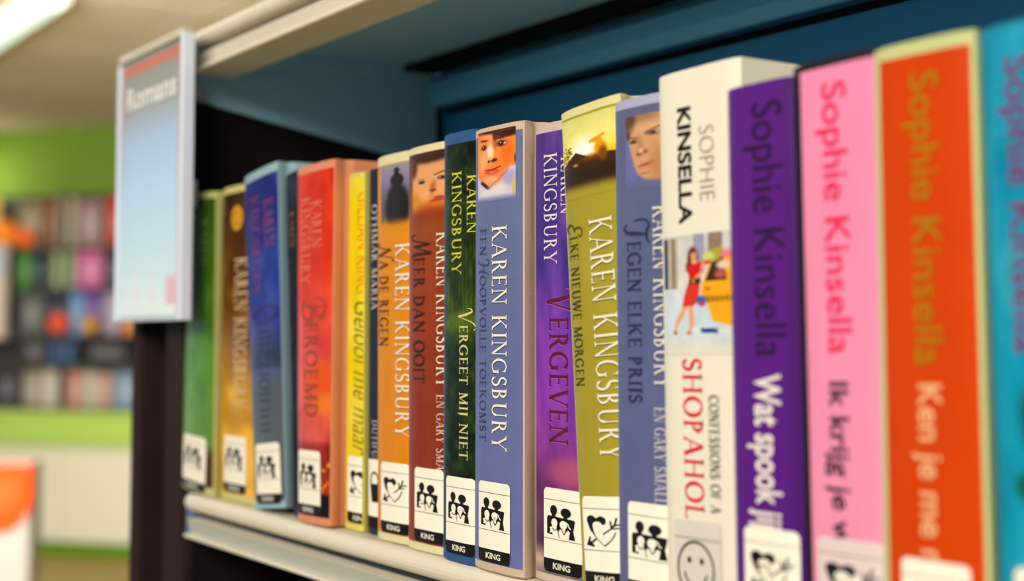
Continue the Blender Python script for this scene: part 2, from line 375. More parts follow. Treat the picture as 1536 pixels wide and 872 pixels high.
def font_polys(txt, weight=0, shear=0, space=1.0, xs=1.0):
    cu = bpy.data.curves.new('t', 'FONT'); cu.body = txt; cu.size = 1; cu.offset = weight; cu.shear = shear; cu.space_character = space
    cu.resolution_u = 3
    o = bpy.data.objects.new('t', cu); col.objects.link(o)
    dg = bpy.context.evaluated_depsgraph_get(); me = bpy.data.meshes.new_from_object(o.evaluated_get(dg))
    V = [(v.co.x, v.co.y) for v in me.vertices]; Fc = [[V[i] for i in p.vertices] for p in me.polygons]
    bpy.data.objects.remove(o); bpy.data.curves.remove(cu); bpy.data.meshes.remove(me)
    return Fc
def text_flat(name, txt, x0, x1, zb, zc, y, m, parent, weight=0):
    pl_ = font_polys(txt, weight); xs = [p[0] for f in pl_ for p in f]; a, b = min(xs), max(xs); bm = bmesh.new()
    for f in pl_:
        bm.faces.new([bm.verts.new((x0+(p[0]-a)/(b-a)*(x1-x0), y, zb+p[1]/.73*(zc-zb))) for p in f])
    return link(name, bm, m, parent)
text_flat('lettering', 'Romans', -W2*.76, W2*.78, H2*.80, H2*.885, -.0002, M((240, 240, 236), .5, .1), sg, .03)

# ------------------------------------------------------------------ lettering: a small stroke-built roman face
T_, t_ = .135, .052
def st(x0, y0, x1, y1, w):
    dx, dy = x1-x0, y1-y0; L = math.hypot(dx, dy); nx, ny = -dy/L*w/2, dx/L*w/2
    return [(x0+nx, y0+ny), (x0-nx, y0-ny), (x1-nx, y1-ny), (x1+nx, y1+ny)]
def vst(x, y0, y1, w): return [(x-w/2, y0), (x+w/2, y0), (x+w/2, y1), (x-w/2, y1)]
def dg_(x0, y0, x1, y1, w): # diagonal with flat ends
    return [(x0-w/2, y0), (x0+w/2, y0), (x1+w/2, y1), (x1-w/2, y1)]
def sf(x, y, L=.3): # serif
    h = .038; d = 1 if y < .5 else -1
    return [[(x-L/2, y), (x+L/2, y), (x+L/2, y+d*h), (x-L/2, y+d*h)], [(x-L/3.2, y+d*h), (x+L/3.2, y+d*h), (x+L/5, y+d*h*2.1), (x-L/5, y+d*h*2.1)]]
def arcw(T0, t0, cx, cy, rx, ry, a0, a1, T=None, t=None, n=16):
    T = T or T0; t = t or t0
    P_ = []; out = []
    for i in range(n+1):
        a = math.radians(a0+(a1-a0)*i/n); x, y = cx+rx*math.cos(a), cy+ry*math.sin(a)
        tx, ty = -rx*math.sin(a), ry*math.cos(a); L = math.hypot(tx, ty); tx /= L; ty /= L
        w_ = (t+(T-t)*abs(ty)**1.6)/2; P_.append(((x-ty*w_, y+tx*w_), (x+ty*w_, y-tx*w_)))
    for i in range(n): out.append([P_[i][0], P_[i][1], P_[i+1][1], P_[i+1][0]])
    return out
def stem(x, w=T_, top=True, bot=True, y0=0, y1=1):
    r = [vst(x, y0, y1, w)]
    if bot: r += sf(x, 0)
    if top: r += sf(x, 1)
    return r
def bar(x0, x1, y, w=t_): return [st(x0, y, x1, y, w)]
def mkface(T_, t_):
    G = {}
    G['I'] = (.36, stem(.18)); G['K'] = (.90, stem(.17)+[st(.2, .42, .68, 1, t_), dg_(.74, 0, .36, .6, T_)]+sf(.68, 1, .26)+sf(.76, 0, .26))
    G['A'] = (.86, [dg_(.08, 0, .42, 1, t_), dg_(.76, 0, .42, 1, T_)]+bar(.2, .66, .34)+sf(.08, 0, .24)+sf(.76, 0, .28))
    G['R'] = (.80, stem(.17)+arcw(T_, t_, .2, .745, .30, .23, -90, 90)+[dg_(.68, 0, .38, .52, T_)]+sf(.70, 0, .24))
    G['P'] = (.68, stem(.17)+arcw(T_, t_, .2, .73, .30, .245, -90, 90))
    G['B'] = (.72, stem(.17)+arcw(T_, t_, .2, .755, .27, .22, -90, 90)+arcw(T_, t_, .2, .27, .33, .245, -90, 90))
    G['E'] = (.68, stem(.17)+bar(.1, .58, .975)+bar(.2, .5, .52)+bar(.1, .61, .025)+[vst(.575, .86, 1, .045), vst(.5, .44, .6, .04), vst(.615, 0, .16, .045)])
    G['F'] = (.62, stem(.17)+bar(.1, .58, .975)+bar(.2, .5, .52)+[vst(.575, .86, 1, .045), vst(.5, .44, .6, .04)])
    G['L'] = (.64, stem(.17)+bar(.1, .6, .025)+[vst(.6, 0, .17, .045)])
    G['N'] = (.94, stem(.16, t_)+[dg_(.78, 0, .16, 1, T_)]+stem(.78, t_, bot=False))
    G['G'] = (.92, arcw(T_, t_, .48, .5, .40, .475, 45, 315)+[vst(.77, .08, .42, T_)]+[[(.62, .42), (.9, .42), (.9, .46), (.62, .46)]]+[vst(.765, .72, .95, .04)])
    G['C'] = (.84, arcw(T_, t_, .48, .5, .40, .475, 45, 315)+[vst(.765, .72, .95, .04), vst(.765, .06, .25, .03)])
    G['S'] = (.60, arcw(T_, t_, .3, .745, .19, .23, 30, 250, T_*.82, t_*1.35)+arcw(T_, t_, .3, .27, .215, .245, 90, -150, T_*.9, t_*1.5)+[st(.22, .56, .40, .47, T_), vst(.48, .75, .96, .035), vst(.09, .04, .26, .035)])
    G['U'] = (.90, [vst(.18, .3, 1, T_), vst(.72, .3, 1, t_)]+arcw(T_, t_, .45, .32, .27, .30, 180, 360)+sf(.18, 1)+sf(.72, 1, .26))
    G['Y'] = (.84, [dg_(.42, .42, .1, 1, T_), dg_(.42, .42, .76, 1, t_), vst(.42, 0, .46, T_)]+sf(.42, 0)+sf(.1, 1, .28)+sf(.76, 1, .24))
    G['D'] = (.88, stem(.17)+arcw(T_, t_, .2, .5, .53, .475, -90, 90))
    G['O'] = (.94, arcw(T_, t_, .47, .5, .39, .475, 0, 360, n=26))
    G['T'] = (.80, stem(.4, top=False)+bar(.04, .76, .975)+[vst(.06, .84, 1, .045), vst(.74, .84, 1, .045)])
    G['V'] = (.82, [dg_(.42, 0, .1, 1, T_), dg_(.42, 0, .74, 1, t_)]+sf(.1, 1, .28)+sf(.74, 1, .24))
    G['W'] = (1.16, [dg_(.34, 0, .1, 1, T_), dg_(.34, 0, .58, 1, t_), dg_(.82, 0, .58, 1, T_), dg_(.82, 0, 1.06, 1, t_)]+sf(.1, 1, .28)+sf(1.06, 1, .24))
    G['M'] = (1.08, stem(.16, t_, top=False)+[dg_(.52, .03, .2, 1, T_), dg_(.52, .03, .9, 1, t_)]+stem(.9, T_)+sf(.18, 1, .2))
    G['J'] = (.38, [vst(.2, .05, 1, T_)]+sf(.2, 1)+arcw(T_, t_, .08, .05, .12, .18, -80, 0, .09, .05, 6))
    G['H'] = (.94, stem(.17)+stem(.76)+bar(.2, .74, .5))
    G[' '] = (.40, [])
    return G
FACES = {}
def face(w_):
    if w_ not in FACES: FACES[w_] = mkface(.135*w_, .052*w_**1.3)
    return FACES[w_]
def brush(pts):
    P_ = [Vector(p) for p in pts]; P_ = [P_[0]*2-P_[1]]+P_+[P_[-1]*2-P_[-2]]; line = []
    for i in range(1, len(P_)-2):
        for k in range(6):
            t = k/6; a, b, c, d = P_[i-1:i+3]
            line.append(.5*((2*b)+(c-a)*t+(2*a-5*b+4*c-d)*t*t+(3*b-a-3*c+d)*t**3))
    line.append(P_[-2]); E_ = []
    for i, p in enumerate(line):
        q = line[min(i+1, len(line)-1)]-line[max(i-1, 0)]; L = math.hypot(q.x, q.y) or 1; w_ = max(p.z, .02)/2
        E_.append(((p.x-q.y/L*w_, p.y+q.x/L*w_), (p.x+q.y/L*w_, p.y-q.x/L*w_)))
    return [[E_[i][0], E_[i][1], E_[i+1][1], E_[i+1][0]] for i in range(len(E_)-1)]
SW = {  # large pen capitals
 'v': (1.0, [[(-.12, .85, .03), (-.1, 1.15, .06), (.1, 1.25, .10), (.28, .7, .15), (.4, -.05, .12)], [(.4, -.05, .05), (.55, .5, .05), (.8, 1.25, .07), (1.15, 1.55, .06), (1.35, 1.35, .03)]]),
 't': (.85, [[(-.3, .55, .04), (-.32, 1.1, .08), (-.05, 1.45, .10), (.3, 1.3, .12), (.75, 1.3, .10), (1.0, 1.5, .05)], [(.5, 1.3, .06), (.42, .7, .16), (.35, .15, .16), (.1, -.12, .08), (-.12, .05, .05)]]),
 'm': (1.2, [[(-.25, .25, .06), (-.15, -.05, .07), (.1, .1, .06), (.4, 1.3, .07)], [(.4, 1.3, .12), (.52, .15, .14)], [(.52, .15, .05), (.95, 1.4, .06)], [(.95, 1.4, .14), (1.0, .15, .13), (1.2, .0, .05)]]),
 'n': (1.0, [[(-.3, .2, .05), (-.15, -.08, .07), (.05, .3, .06), (.22, 1.15, .06)], [(.22, 1.15, .12), (.62, .0, .13)], [(.62, 0, .05), (.72, .8, .05), (.95, 1.35, .07), (1.15, 1.25, .04)]]),
 'h': (1.0, [[(-.2, .9, .04), (-.1, 1.25, .07), (.2, 1.2, .09), (.2, .5, .11), (.0, -.15, .07), (-.2, .05, .05)], [(.95, 1.3, .05), (.72, .8, .10), (.66, .1, .10), (.9, -.05, .04)], [(.0, .45, .04), (.4, .62, .06), (.95, .55, .04)]]),
 'e': (.85, [[(.75, 1.0, .10), (.95, 1.2, .05), (.6, 1.35, .06), (.25, 1.15, .11), (.25, .75, .11), (.5, .62, .05)], [(.5, .62, .05), (.05, .5, .10), (-.1, .15, .14), (.2, -.12, .12), (.65, .12, .05)]]),
 'b': (.95, [[(.3, 1.15, .06), (.25, .5, .14), (.1, -.05, .10)], [(-.2, .7, .04), (-.05, 1.25, .06), (.45, 1.4, .08), (.75, 1.05, .12), (.3, .6, .05)], [(.3, .6, .05), (.85, .5, .12), (.7, .0, .12), (.25, -.1, .06), (-.1, .1, .04)]]),
 'o': (1.0, [[(.5, 1.2, .06), (.1, 1.0, .10), (0, .5, .14), (.3, 0, .10), (.7, .1, .12), (.85, .6, .13), (.6, 1.1, .07), (.3, .9, .04)]]),
}
def roman(txt, gap=.09, wt=1.0):
    x = 0; out = []
    for ch in txt:
        if ch in SW:
            a, br = SW[ch]
            for b in br: out += [[(x+p[0]*1.25, p[1]*1.2-.1) for p in f] for f in brush([(q[0], q[1], q[2]*max(1, wt*.85)) for q in b])]
            x += a*1.2
        else:
            a, fs = face(wt)[ch]; out += [[(x+p[0], p[1]) for p in f] for f in fs]; x += a+gap
    return out

# ------------------------------------------------------------------ books
class Book: pass
BOOKS = []
def add_book(key, tl, bl, y0, base, label, right=None, B=.003, p=3.0, hard=True, depth=.152, prev=False, group='spine-out library books on the shelf', wpx=None, top=None, rough=.5, zt=None):
    b = Book(); b.key = key; b.y0 = y0; b.base = base; b.label = label; b.right = right; b.B = B; b.p = p; b.hard = hard; b.depth = depth; b.prev = prev; b.group = group
    b.tl, b.bl = P(*tl, y0), P(*bl, y0)
    k = (b.tl.x-b.bl.x)/(b.tl.z-b.bl.z); b.xb = b.tl.x-k*(b.tl.z-ZS); b.xt = b.tl.x; b.rough = rough
    b.H = b.tl.z-ZS
    if right:
        rt_, rb_ = P(right[0], tl[1], y0), P(right[1], bl[1], y0); b.rt, b.rb = rt_.x, rb_.x
    BOOKS.append(b); return b
def finish_books():
    for i, b in enumerate(BOOKS):
        if b.prev and BOOKS[i-1].right:
            q = BOOKS[i-1]; b.xt, b.xb = q.rt+.0004, q.rb+.0004
    for i, b in enumerate(BOOKS):
        if not b.right: q = BOOKS[i+1]; b.rt, b.rb = q.xt-.0003, q.xb-.0003
        b.th = math.atan2(b.xt-b.xb, b.H); c, s = math.cos(b.th), math.sin(b.th)
        wb0 = (b.rb-b.xb); b.z0 = ZS+.0003+(wb0*math.sin(b.th) if b.th > 0 else 0)
        # right boundary in local coordinates
        def loc(x, z): dx, dz = x-b.xb, z-b.z0; return dx*c-dz*s, dx*s+dz*c
        p0, p1 = loc(b.rb, ZS), loc(b.rt, ZS+b.H); k = (p1[0]-p0[0])/(p1[1]-p0[1])
        b.wb = p0[0]-k*p0[1]; b.h = (ZS+b.H-b.z0)/c; b.wt = b.wb+k*b.h; b.k = k; b.c, b.s = c, s
        b.W = max(b.wb, b.wt)
        b.e = empty('book', (b.xb, b.y0, b.z0), b.label, 'book', b.group, (0, b.th, 0))
def xr(b, z): return b.wb+b.k*z
def prof(b, x, z):              # front surface of the spine
    s = np.clip(2*x/(b.wb+b.k*z)-1, -1, 1); return -b.B*(1-np.abs(s)**b.p)
def loc(b, u, v):
    q = P(u, v, b.y0-b.B*.8); dx, dz = q.x-b.xb, q.z-b.z0; return dx*b.c-dz*b.s, dx*b.s+dz*b.c
def build_case(b):
    th = .0026 if b.hard else .0007
    ns = 18; out = []
    side = [(0, b.depth), (0, .013), (.0003, .0115), (.0022, .0088), (.0022, .0062), (.0004, .0040)] if b.hard else [(0, b.depth), (0, .004)]
    for x, y in side: out.append((0, x, y))
    for i in range(ns+1): out.append((1, i/ns, None))
    for x, y in reversed(side): out.append((2, x, y))
    def ring(z, ins, inner):
        R = []; w_ = xr(b, z)
        for t, a, y in out:
            if t == 1:
                x = a*w_; yy = -b.B*(1-abs(2*a-1)**b.p)
                if inner: x = th+a*(w_-2*th); yy += th
                else: x = ins+a*(w_-2*ins); yy += ins
            else:
                x = a + (th if inner else ins); yy = y + (th*.0 if inner else 0)
                if y >= b.depth: yy -= ins
                if t == 2: x = w_-x
            R.append((x, yy, z))
        return R
    bm = bmesh.new(); i_ = .0007 if b.hard else .0002; rs = []
    rs.append(ring(0.006, 0, True)); rs.append(ring(0, 0, True)); rs.append(ring(0, i_, False)); rs.append(ring(i_, 0, False))
    for f in (.33, .66): rs.append(ring(b.h*f, 0, False))
    rs.append(ring(b.h-i_, 0, False)); rs.append(ring(b.h, i_, False)); rs.append(ring(b.h, 0, True)); rs.append(ring(b.h-.006, 0, True))
    V = [[bm.verts.new(p) for p in r] for r in rs]; n = len(out)
    for r in range(len(V)-1):
        for i in range(n-1): bm.faces.new((V[r][i], V[r][i+1], V[r+1][i+1], V[r+1][i]))
    for i in range(n-1): bm.faces.new((V[-1][i], V[-1][i+1], V[0][i+1], V[0][i]))
    bmesh.ops.recalc_face_normals(bm, faces=bm.faces)
    m = M(b.base, b.rough, .25, bump=.5 if b.hard else .1, bscale=1800)
    o = link('cover', bm, m, b.e, smooth=True)
    try: o.data.set_sharp_from_angle(angle=math.radians(40))
    except Exception: pass
    # page block
    g = .0032 if b.hard else .0002; bm = bmesh.new(); vs = []
    for z in (g, b.h-g):
        w_ = xr(b, z); e2 = th+(.0024 if b.hard else .0001)
        vs += [bm.verts.new(q) for q in ((e2, .004, z), (w_-e2, .004, z), (w_-e2, b.depth-.003, z), (e2, b.depth-.003, z))]
    for q in ((3, 2, 1, 0), (4, 5, 6, 7), (0, 1, 5, 4), (1, 2, 6, 5), (2, 3, 7, 6), (3, 0, 4, 7)): bm.faces.new([vs[i] for i in q])
    link('page_block', bm, PAPER, b.e)
def emit(b, polys, fmap, m, name, off=.0004, parent=None, label=None):
    bm = bmesh.new()
    for f in polys:
        vs = [bm.verts.new((lambda q: (q[0], 0, q[1]))(fmap(*p))) for p in f]
        try: bm.faces.new(vs)
        except Exception: pass
    for k in range(1, 14):
        x = b.W*k/14
        bmesh.ops.bisect_plane(bm, geom=bm.verts[:]+bm.edges[:]+bm.faces[:], plane_co=(x, 0, 0), plane_no=(1, 0, 0))
    n = Vector((1, 0, -b.k)).normalized()
    bmesh.ops.bisect_plane(bm, geom=bm.verts[:]+bm.edges[:]+bm.faces[:], plane_co=(b.wb-.0004, 0, 0), plane_no=n, clear_outer=True)
    bmesh.ops.bisect_plane(bm, geom=bm.verts[:]+bm.edges[:]+bm.faces[:], plane_co=(.0002, 0, 0), plane_no=(-1, 0, 0), clear_outer=True)
    for v in bm.verts: v.co.y = float(prof(b, v.co.x, v.co.z))-off
    bm.normal_update()
    for f in bm.faces:
        if f.normal.y > 0: f.normal_flip()
    return link(name, bm, m, parent or b.e, label=label)
def panel(b, fn, ml=.0, mr=.0, mb=.003, mt=.003, nx=40, nz=220, name='spine_print', m=None):
    def pts(U, V):
        z = (b.h-mt)+(mb-(b.h-mt))*V; w_ = xr(b, z); x = ml+U*(w_-ml-mr)
        return np.stack([x, prof(b, x, z)-.00012, z], -1)
    return paint_obj(name, b.e, m or PRINT, fn, pts, nx, nz)
def photo(b, fn, u0, u1, v0, v1, nx=64, nz=90, name='cover_photo'):
    um = (v0+v1)/2; x0, x1 = max(loc(b, u0, um)[0], .0004), loc(b, u1, um)[0]
    z1, z0 = loc(b, (u0+u1)/2, v0)[1], loc(b, (u0+u1)/2, v1)[1]
    def pts(U, V):
        z = z1+(z0-z1)*V; x = np.minimum(x0+(x1-x0)*U, xr(b, z)-.0004)
        return np.stack([x, prof(b, x, z)-.00022, z], -1)
    return paint_obj(name, b.e, PRINT, fn, pts, nx, nz)
def text(b, polys, ub, uc, v0, v1, c, name, shadow=None, cap=1.0, m=None):
    xs = [p[0] for f in polys for p in f]; a, L = min(xs), max(xs)
    vm = (v0+v1)/2; xb_, xc = loc(b, ub, vm)[0], loc(b, uc, vm)[0]; z0, z1 = loc(b, ub, v0)[1], loc(b, ub, v1)[1]
    f = lambda X, Y: (xb_+Y/cap*(xc-xb_), z0+(X-a)/(L-a)*(z1-z0))
    if shadow:
        emit(b, polys, lambda X, Y: (f(X, Y)[0]-.0004, f(X, Y)[1]-.0004), M(shadow, .5, .2), 'lettering_shadow', .0003)
    return emit(b, polys, f, m or M(c, .5, .2), name, .0005)
def rrect(x0, y0, x1, y1, r, asp, n=6):
    """rounded rectangle in label units (aspect corrected)"""
    pts = []
    for cx, cy, a0 in ((x1-r, y1-r/asp, 0), (x0+r, y1-r/asp, 90), (x0+r, y0+r/asp, 180), (x1-r, y0+r/asp, 270)):
        for i in range(n+1):
            a = math.radians(a0+90*i/n); pts.append((cx+r*math.cos(a), cy+r/asp*math.sin(a)))
    return pts
def circ(cx, cy, rx, ry, n=22): return [(cx+rx*math.cos(2*math.pi*i/n), cy+ry*math.sin(2*math.pi*i/n)) for i in range(n)]
def sq(pts, x0, y0, w_, h_): return [[(x0+p[0]*w_, y0+p[1]*h_) for p in f] for f in pts]
def path(pts, w_): # polyline of quads, in icon units
    r = []
    for i in range(len(pts)-1): r.append(st(pts[i][0], pts[i][1], pts[i+1][0], pts[i+1][1], w_))
    return r
FAM_B = [circ(.24, .155, .13, .155), [(.17, .25), (.31, .25), (.31, .38), (.17, .38)], circ(.68, .19, .185, .145), [(.6, .30), (.74, .30), (.74, .42), (.6, .42)],
         [(.02, .36), (.05, .335), (.95, .375), (1.0, .41), (.95, .68), (.86, .75), (.02, .75)], [(.0, .4), (.5, .4), (.5, .75), (.0, .88)], [(0, .6), (.14, .7), (.24, .86), (.23, .92), (.0, .9)], [(.84, .7), (.93, .66), (1.0, .985), (.79, .985)]]
FAM_W = [circ(.275, .545, .11, .135), [(.22, .62), (.34, .62), (.38, .72), (.14, .72)], [(.1, .70), (.16, .68), (.2, .73), (.40, .72), (.48, .98), (.24, 1.0), (.2, .85), (.1, .86), (.13, .80)],
         circ(.60, .57, .13, .13), [(.55, .6), (.67, .6), (.66, .78), (.58, .78)], [(.47, .72), (.55, .70), (.64, .85), (.74, .71), (.82, .73), (.78, 1.0), (.52, 1.0)],
         ]+path([(.66, .47), (.77, .52), (.79, .6), (.86, .66)], .035)
FAM_K = path([(.2, .70), (.25, .765), (.33, .765), (.38, .70)], .028)+path([(.39, .72), (.46, .97)], .026)+path([(.52, .70), (.63, .86), (.74, .70)], .03)
def hl(cx, cy, r, a0, a1, n=12): return [(cx+r[0]*math.cos(math.radians(a0+(a1-a0)*i/n)), cy+r[1]*math.sin(math.radians(a0+(a1-a0)*i/n))) for i in range(n+1)]
HRT_B = [circ(.16, .15, .135, .14), circ(.45, .18, .14, .15), [(.03, .2), (.3, .1), (.5, .3), (.34, .78), (.12, .45)], [(.3, .08), (.58, .2), (.4, .4), (.2, .3)], [(.03, .2), (.16, .3), (.34, .78), (.12, .48)]]
HRT_W = [circ(.34, .33, .14, .13), [(.21, .36), (.5, .32), (.58, .5), (.52, .95), (.30, .7), (.21, .48)], [(.46, .32), (.62, .26), (.84, .5), (.52, .95), (.4, .5)], [(.44, .3), (.55, .31), (.6, .4), (.5, .5)]]
HRT_K = path([(.2, .38), (.22, .52), (.3, .7), (.53, .96), (.7, .8), (.8, .62), (.83, .5)], .025)+path([(.5, .6), (.72, .42), (.8, .3), (1.0, .26)], .045)+path([(.74, .4), (.71, .17)], .045)+path([(.8, .34), (.87, .06)], .045)+path([(.72, .41), (.92, .385)], .04)+path([(.3, .74), (.08, .93)], .05)+[[(.10, .68), (.14, .7), (.1, .84), (.0, .95)], [(0, .95), (.12, .87), (.24, .94), (.23, 1.0)], [(0, .95), (.1, .78), (.2, .9)]]
def ringp(cx, cy, rx, ry, w_, a0=0, a1=360, n=30):
    P_ = hl(cx, cy, (rx, ry), a0, a1, n); Q_ = hl(cx, cy, (rx-w_, ry-w_), a0, a1, n)
    return [[P_[i], P_[i+1], Q_[i+1], Q_[i]] for i in range(n)]
def label(b, ul, ur, vt, icon, vb=None, word='KING', paper=None):
    """library sticker: label units X 0..1 left to right, Y 0..1 top to bottom"""
    x0, z1 = loc(b, ul, vt); x1 = loc(b, ur, vt+20)[0]; Wd = .0285
    if x1-x0 > .025 or icon == 'plain': Wd = x1-x0
    z0 = z1-.0375 if vb is None else loc(b, ul, vb)[1]
    f = lambda X, Y: (x0+X*Wd, z1+Y*(z0-z1)); asp = (z1-z0)/Wd
    L = emit(b, [rrect(0, 0, 1, 1, .09, asp)], f, paper or LABEL, 'spine_label', .0006)
    if True:
        st_ = [p for p in rrect(0, 0, 1, 1, .09, asp) if p[1] > .84]; st_ = sorted(st_, key=lambda p: -math.atan2(p[1]-.84, p[0]-.5)) 
        emit(b, [[(0, .84)]+[p for p in st_ if p[0] < .5][::1]+[p for p in st_ if p[0] >= .5]+[(1, .84)]], f, BLACK, 'label_band', .00068, L)
    for y_ in (.135, .60): emit(b, [[(0, y_), (1, y_), (1, y_+.008), (0, y_+.008)]], f, M((96, 92, 84), .6, 0), 'label_rule', .0007, L)
    wd = font_polys(word, .025); xs = [p[0] for q in wd for p in q]; a_, b_ = min(xs), max(xs)
    emit(b, [[((p[0]-a_)/(b_-a_)*.46+.26, .955-p[1]/.73*.075) for p in q] for q in wd], f, M((232, 228, 210), .5, .1), 'label_word', .00078, L)
    if icon == 'family': B_, W_, K_, bx_ = FAM_B, FAM_W, FAM_K, (.10, .20, .74, .385)
    elif icon == 'heart': B_, W_, K_, bx_ = HRT_B, HRT_W, HRT_K, (.10, .21, .84, .355)
    else: return L
    emit(b, sq(B_, *bx_), f, BLACK, 'label_symbol', .00074, L); emit(b, sq(W_, *bx_), f, LABEL, 'label_symbol', .00082, L); emit(b, sq(K_, *bx_), f, BLACK, 'label_symbol', .0009, L)
    return L

# key, top-left px, bottom-left px, y0, cover colour, label
A = add_book
b1 = A('green', (285, 291), (272, 738), 0, (196, 194, 128), 'green library book with pale lime cover edges, leftmost on the shelf', right=(325, 320), B=0.0022, p=3)
b2 = A('gold', (337, 283), (336, 744), .0048, (206, 198, 120), 'brown and gold book with a coin picture, second from the left', B=0.0018, p=3, prev=True)
b3 = A('blue', (367, 266), (383, 757), -.001, (150, 182, 196), 'dark blue leaning book with red lettering and light blue edges', right=(417, 429), B=0.0016, p=3.5)
b3b = A('thin', (430, 263), (443, 760), .0045, (34, 36, 60), 'thin black book squeezed between the blue and the red book', B=.002, prev=True)
b4 = A('red', (447, 253), (447, 776), -.003, (222, 142, 106), 'bright red book with salmon cover edges and city lights', right=(503, 496), B=0.0018, p=3.5)
b5 = A('yellow', (521, 262), (521, 786), .006, (218, 206, 104), 'yellow book with orange author name and handwritten title', B=0.0014, p=4, prev=True)
b6 = A('navy', (555, 256), (553, 792), .009, (26, 40, 62), 'narrow navy book with white lettering beside the yellow book', B=.002, hard=False)
b7 = A('orange', (567, 237), (567, 800), .002, (226, 214, 168), 'orange book with a dark silhouette of a man in a hat', B=0.0018, p=3.5)
b8 = A('brown', (614, 224), (613, 812), 0, (228, 216, 172), 'rust brown book with a woman\'s face at the top of its spine', B=0.0018, p=3.5)
b9 = A('forest', (667, 203), (665, 833), -.003, (40, 84, 138), 'dark green forest book with blue edges and lime lettering', B=0.0015, p=4)
b10 = A('periwinkle', (714, 196), (713, 848), -.004, (206, 182, 160), 'periwinkle book with a smiling child\'s face and beige cloth edges', right=(787, 787), B=0.0018, p=4)
b11 = A('purple', (804, 189), (806, 860), .002, (208, 184, 172), 'violet book with dark red title and pink cloud at its foot', B=0.0016, p=4, prev=True)
b12 = A('olive', (842, 170), (875, 872), -.003, (224, 214, 150), 'olive green leaning book with a sunset picture', B=0.0018, p=3.6)
b13 = A('slate', (923, 154), (930, 872), -.006, (172, 174, 204), 'slate blue book with a young man\'s face', B=0.0018, p=3.6)
b14 = A('white', (989, 117), (1003, 872), -.009, (234, 228, 210), 'white paperback with a woman in a red dress beside a yellow taxi', right=(1112, 1120), B=.002, p=6, hard=False, depth=.13)
b15 = A('violet', (1092, 136), (1106, 872), -.022, (92, 32, 138), 'deep purple paperback with black and white lettering', B=.002, p=6, hard=False, depth=.13)
b16 = A('pink', (1190, 101), (1211, 872), -.022, (26, 24, 28), 'pink book with black cover edges and hot pink lettering', B=.0016, p=6)
b17 = A('flame', (1311, 76), (1327, 872), -.024, (196, 202, 140), 'large orange book with pale lime cover edges', right=(1463, 1489), B=.002, p=5)
b18 = A('cyan', (1470, 46), (1500, 872), -.022, (20, 136, 166), 'turquoise book at the right end with magenta lettering', right=(1640, 1668), B=.003, p=4, hard=True)
finish_books()
for b in BOOKS: build_case(b)

# 1 green
def art(U, V):
    a = Art(U, V, (70, 110, 20)).vg([(0, (56, 96, 18)), (.3, (66, 112, 16)), (.6, (84, 138, 40)), (.9, (104, 148, 60)), (1, (60, 60, 30))]); a.noise(3, 9, 22, 1)
    a.ell(1, .97, .35, .1, (80, 50, 30)); return a.out()
panel(b1, art, ml=.0012, mr=.0006, mb=.006, mt=.005)
text(b1, roman('KAREN'), 301, 311, 330, 398, (150, 180, 110), 'author_lettering'); text(b1, roman('KINGSBURY'), 287, 297, 326, 440, (140, 172, 108), 'author_lettering')
label(b1, 276, 310, 649, 'family')
# 2 gold
def art(U, V):
    a = Art(U, V, (90, 50, 10)).vg([(0, (60, 28, 14)), (.18, (92, 52, 16)), (.5, (130, 82, 14)), (.66, (196, 140, 14)), (.8, (232, 172, 26)), (1, (226, 170, 60))]); a.noise(3, 12, 50, 2)
    return a.out()
panel(b2, art, ml=.0008, mr=.0002, mb=.005, mt=.005)
emit(b2, [circ(loc(b2, 357, 327)[0], loc(b2, 357, 327)[1], .0098, .0085)], lambda X, Y: (X, Y), M((222, 158, 40), .4, .3), 'coin_picture', .0004)
emit(b2, ringp(loc(b2, 357, 327)[0], loc(b2, 357, 327)[1], .0060, .0052, .001, n=16), lambda X, Y: (X, Y), M((150, 96, 20), .4, .3), 'coin_picture', .0006)
text(b2, roman('KAREN KINGSBURY'), 353, 371, 388, 612, (226, 196, 150), 'author_lettering')
label(b2, 337, 371, 652, 'family')
# 3 blue
def art(U, V):
    a = Art(U, V, (30, 50, 120)).vg([(0, (26, 38, 120)), (.35, (34, 62, 150)), (.46, (58, 62, 150)), (.54, (52, 60, 96)), (.7, (66, 78, 104)), (.85, (92, 98, 84)), (1, (70, 60, 52))]); a.noise(4, 16, 30, 3)
    a.below(.6, (90, 96, 150), .01, .5).below(.63, (84, 92, 84), .02, .6)
    return a.out()
panel(b3, art, ml=.0008, mr=.0004, mb=.005, mt=.006)
text(b3, roman('KAREN'), 397, 411, 301, 373, (150, 70, 112), 'author_lettering'); text(b3, roman('KINGSBURY'), 379, 392, 297, 447, (140, 64, 120), 'author_lettering')
text(b3, roman('o'), 384, 408, 462, 490, (56, 56, 110), 'title_lettering')
text(b3, roman('IIHIEIOIFIHI'), 391, 405, 496, 650, (50, 58, 88), 'title_lettering')
label(b3, 384, 420, 667, 'family')
# thin black
panel(b3b, lambda U, V: Art(U, V, (22, 22, 34)).vg([(0, (30, 44, 60)), (.15, (20, 20, 32)), (1, (30, 30, 50))]).noise(2, 20, 24, 4).out(), nx=8, nz=80, mt=.004)
text(b3b, roman('KAREN'), 436, 444, 320, 372, (140, 110, 70), 'author_lettering')
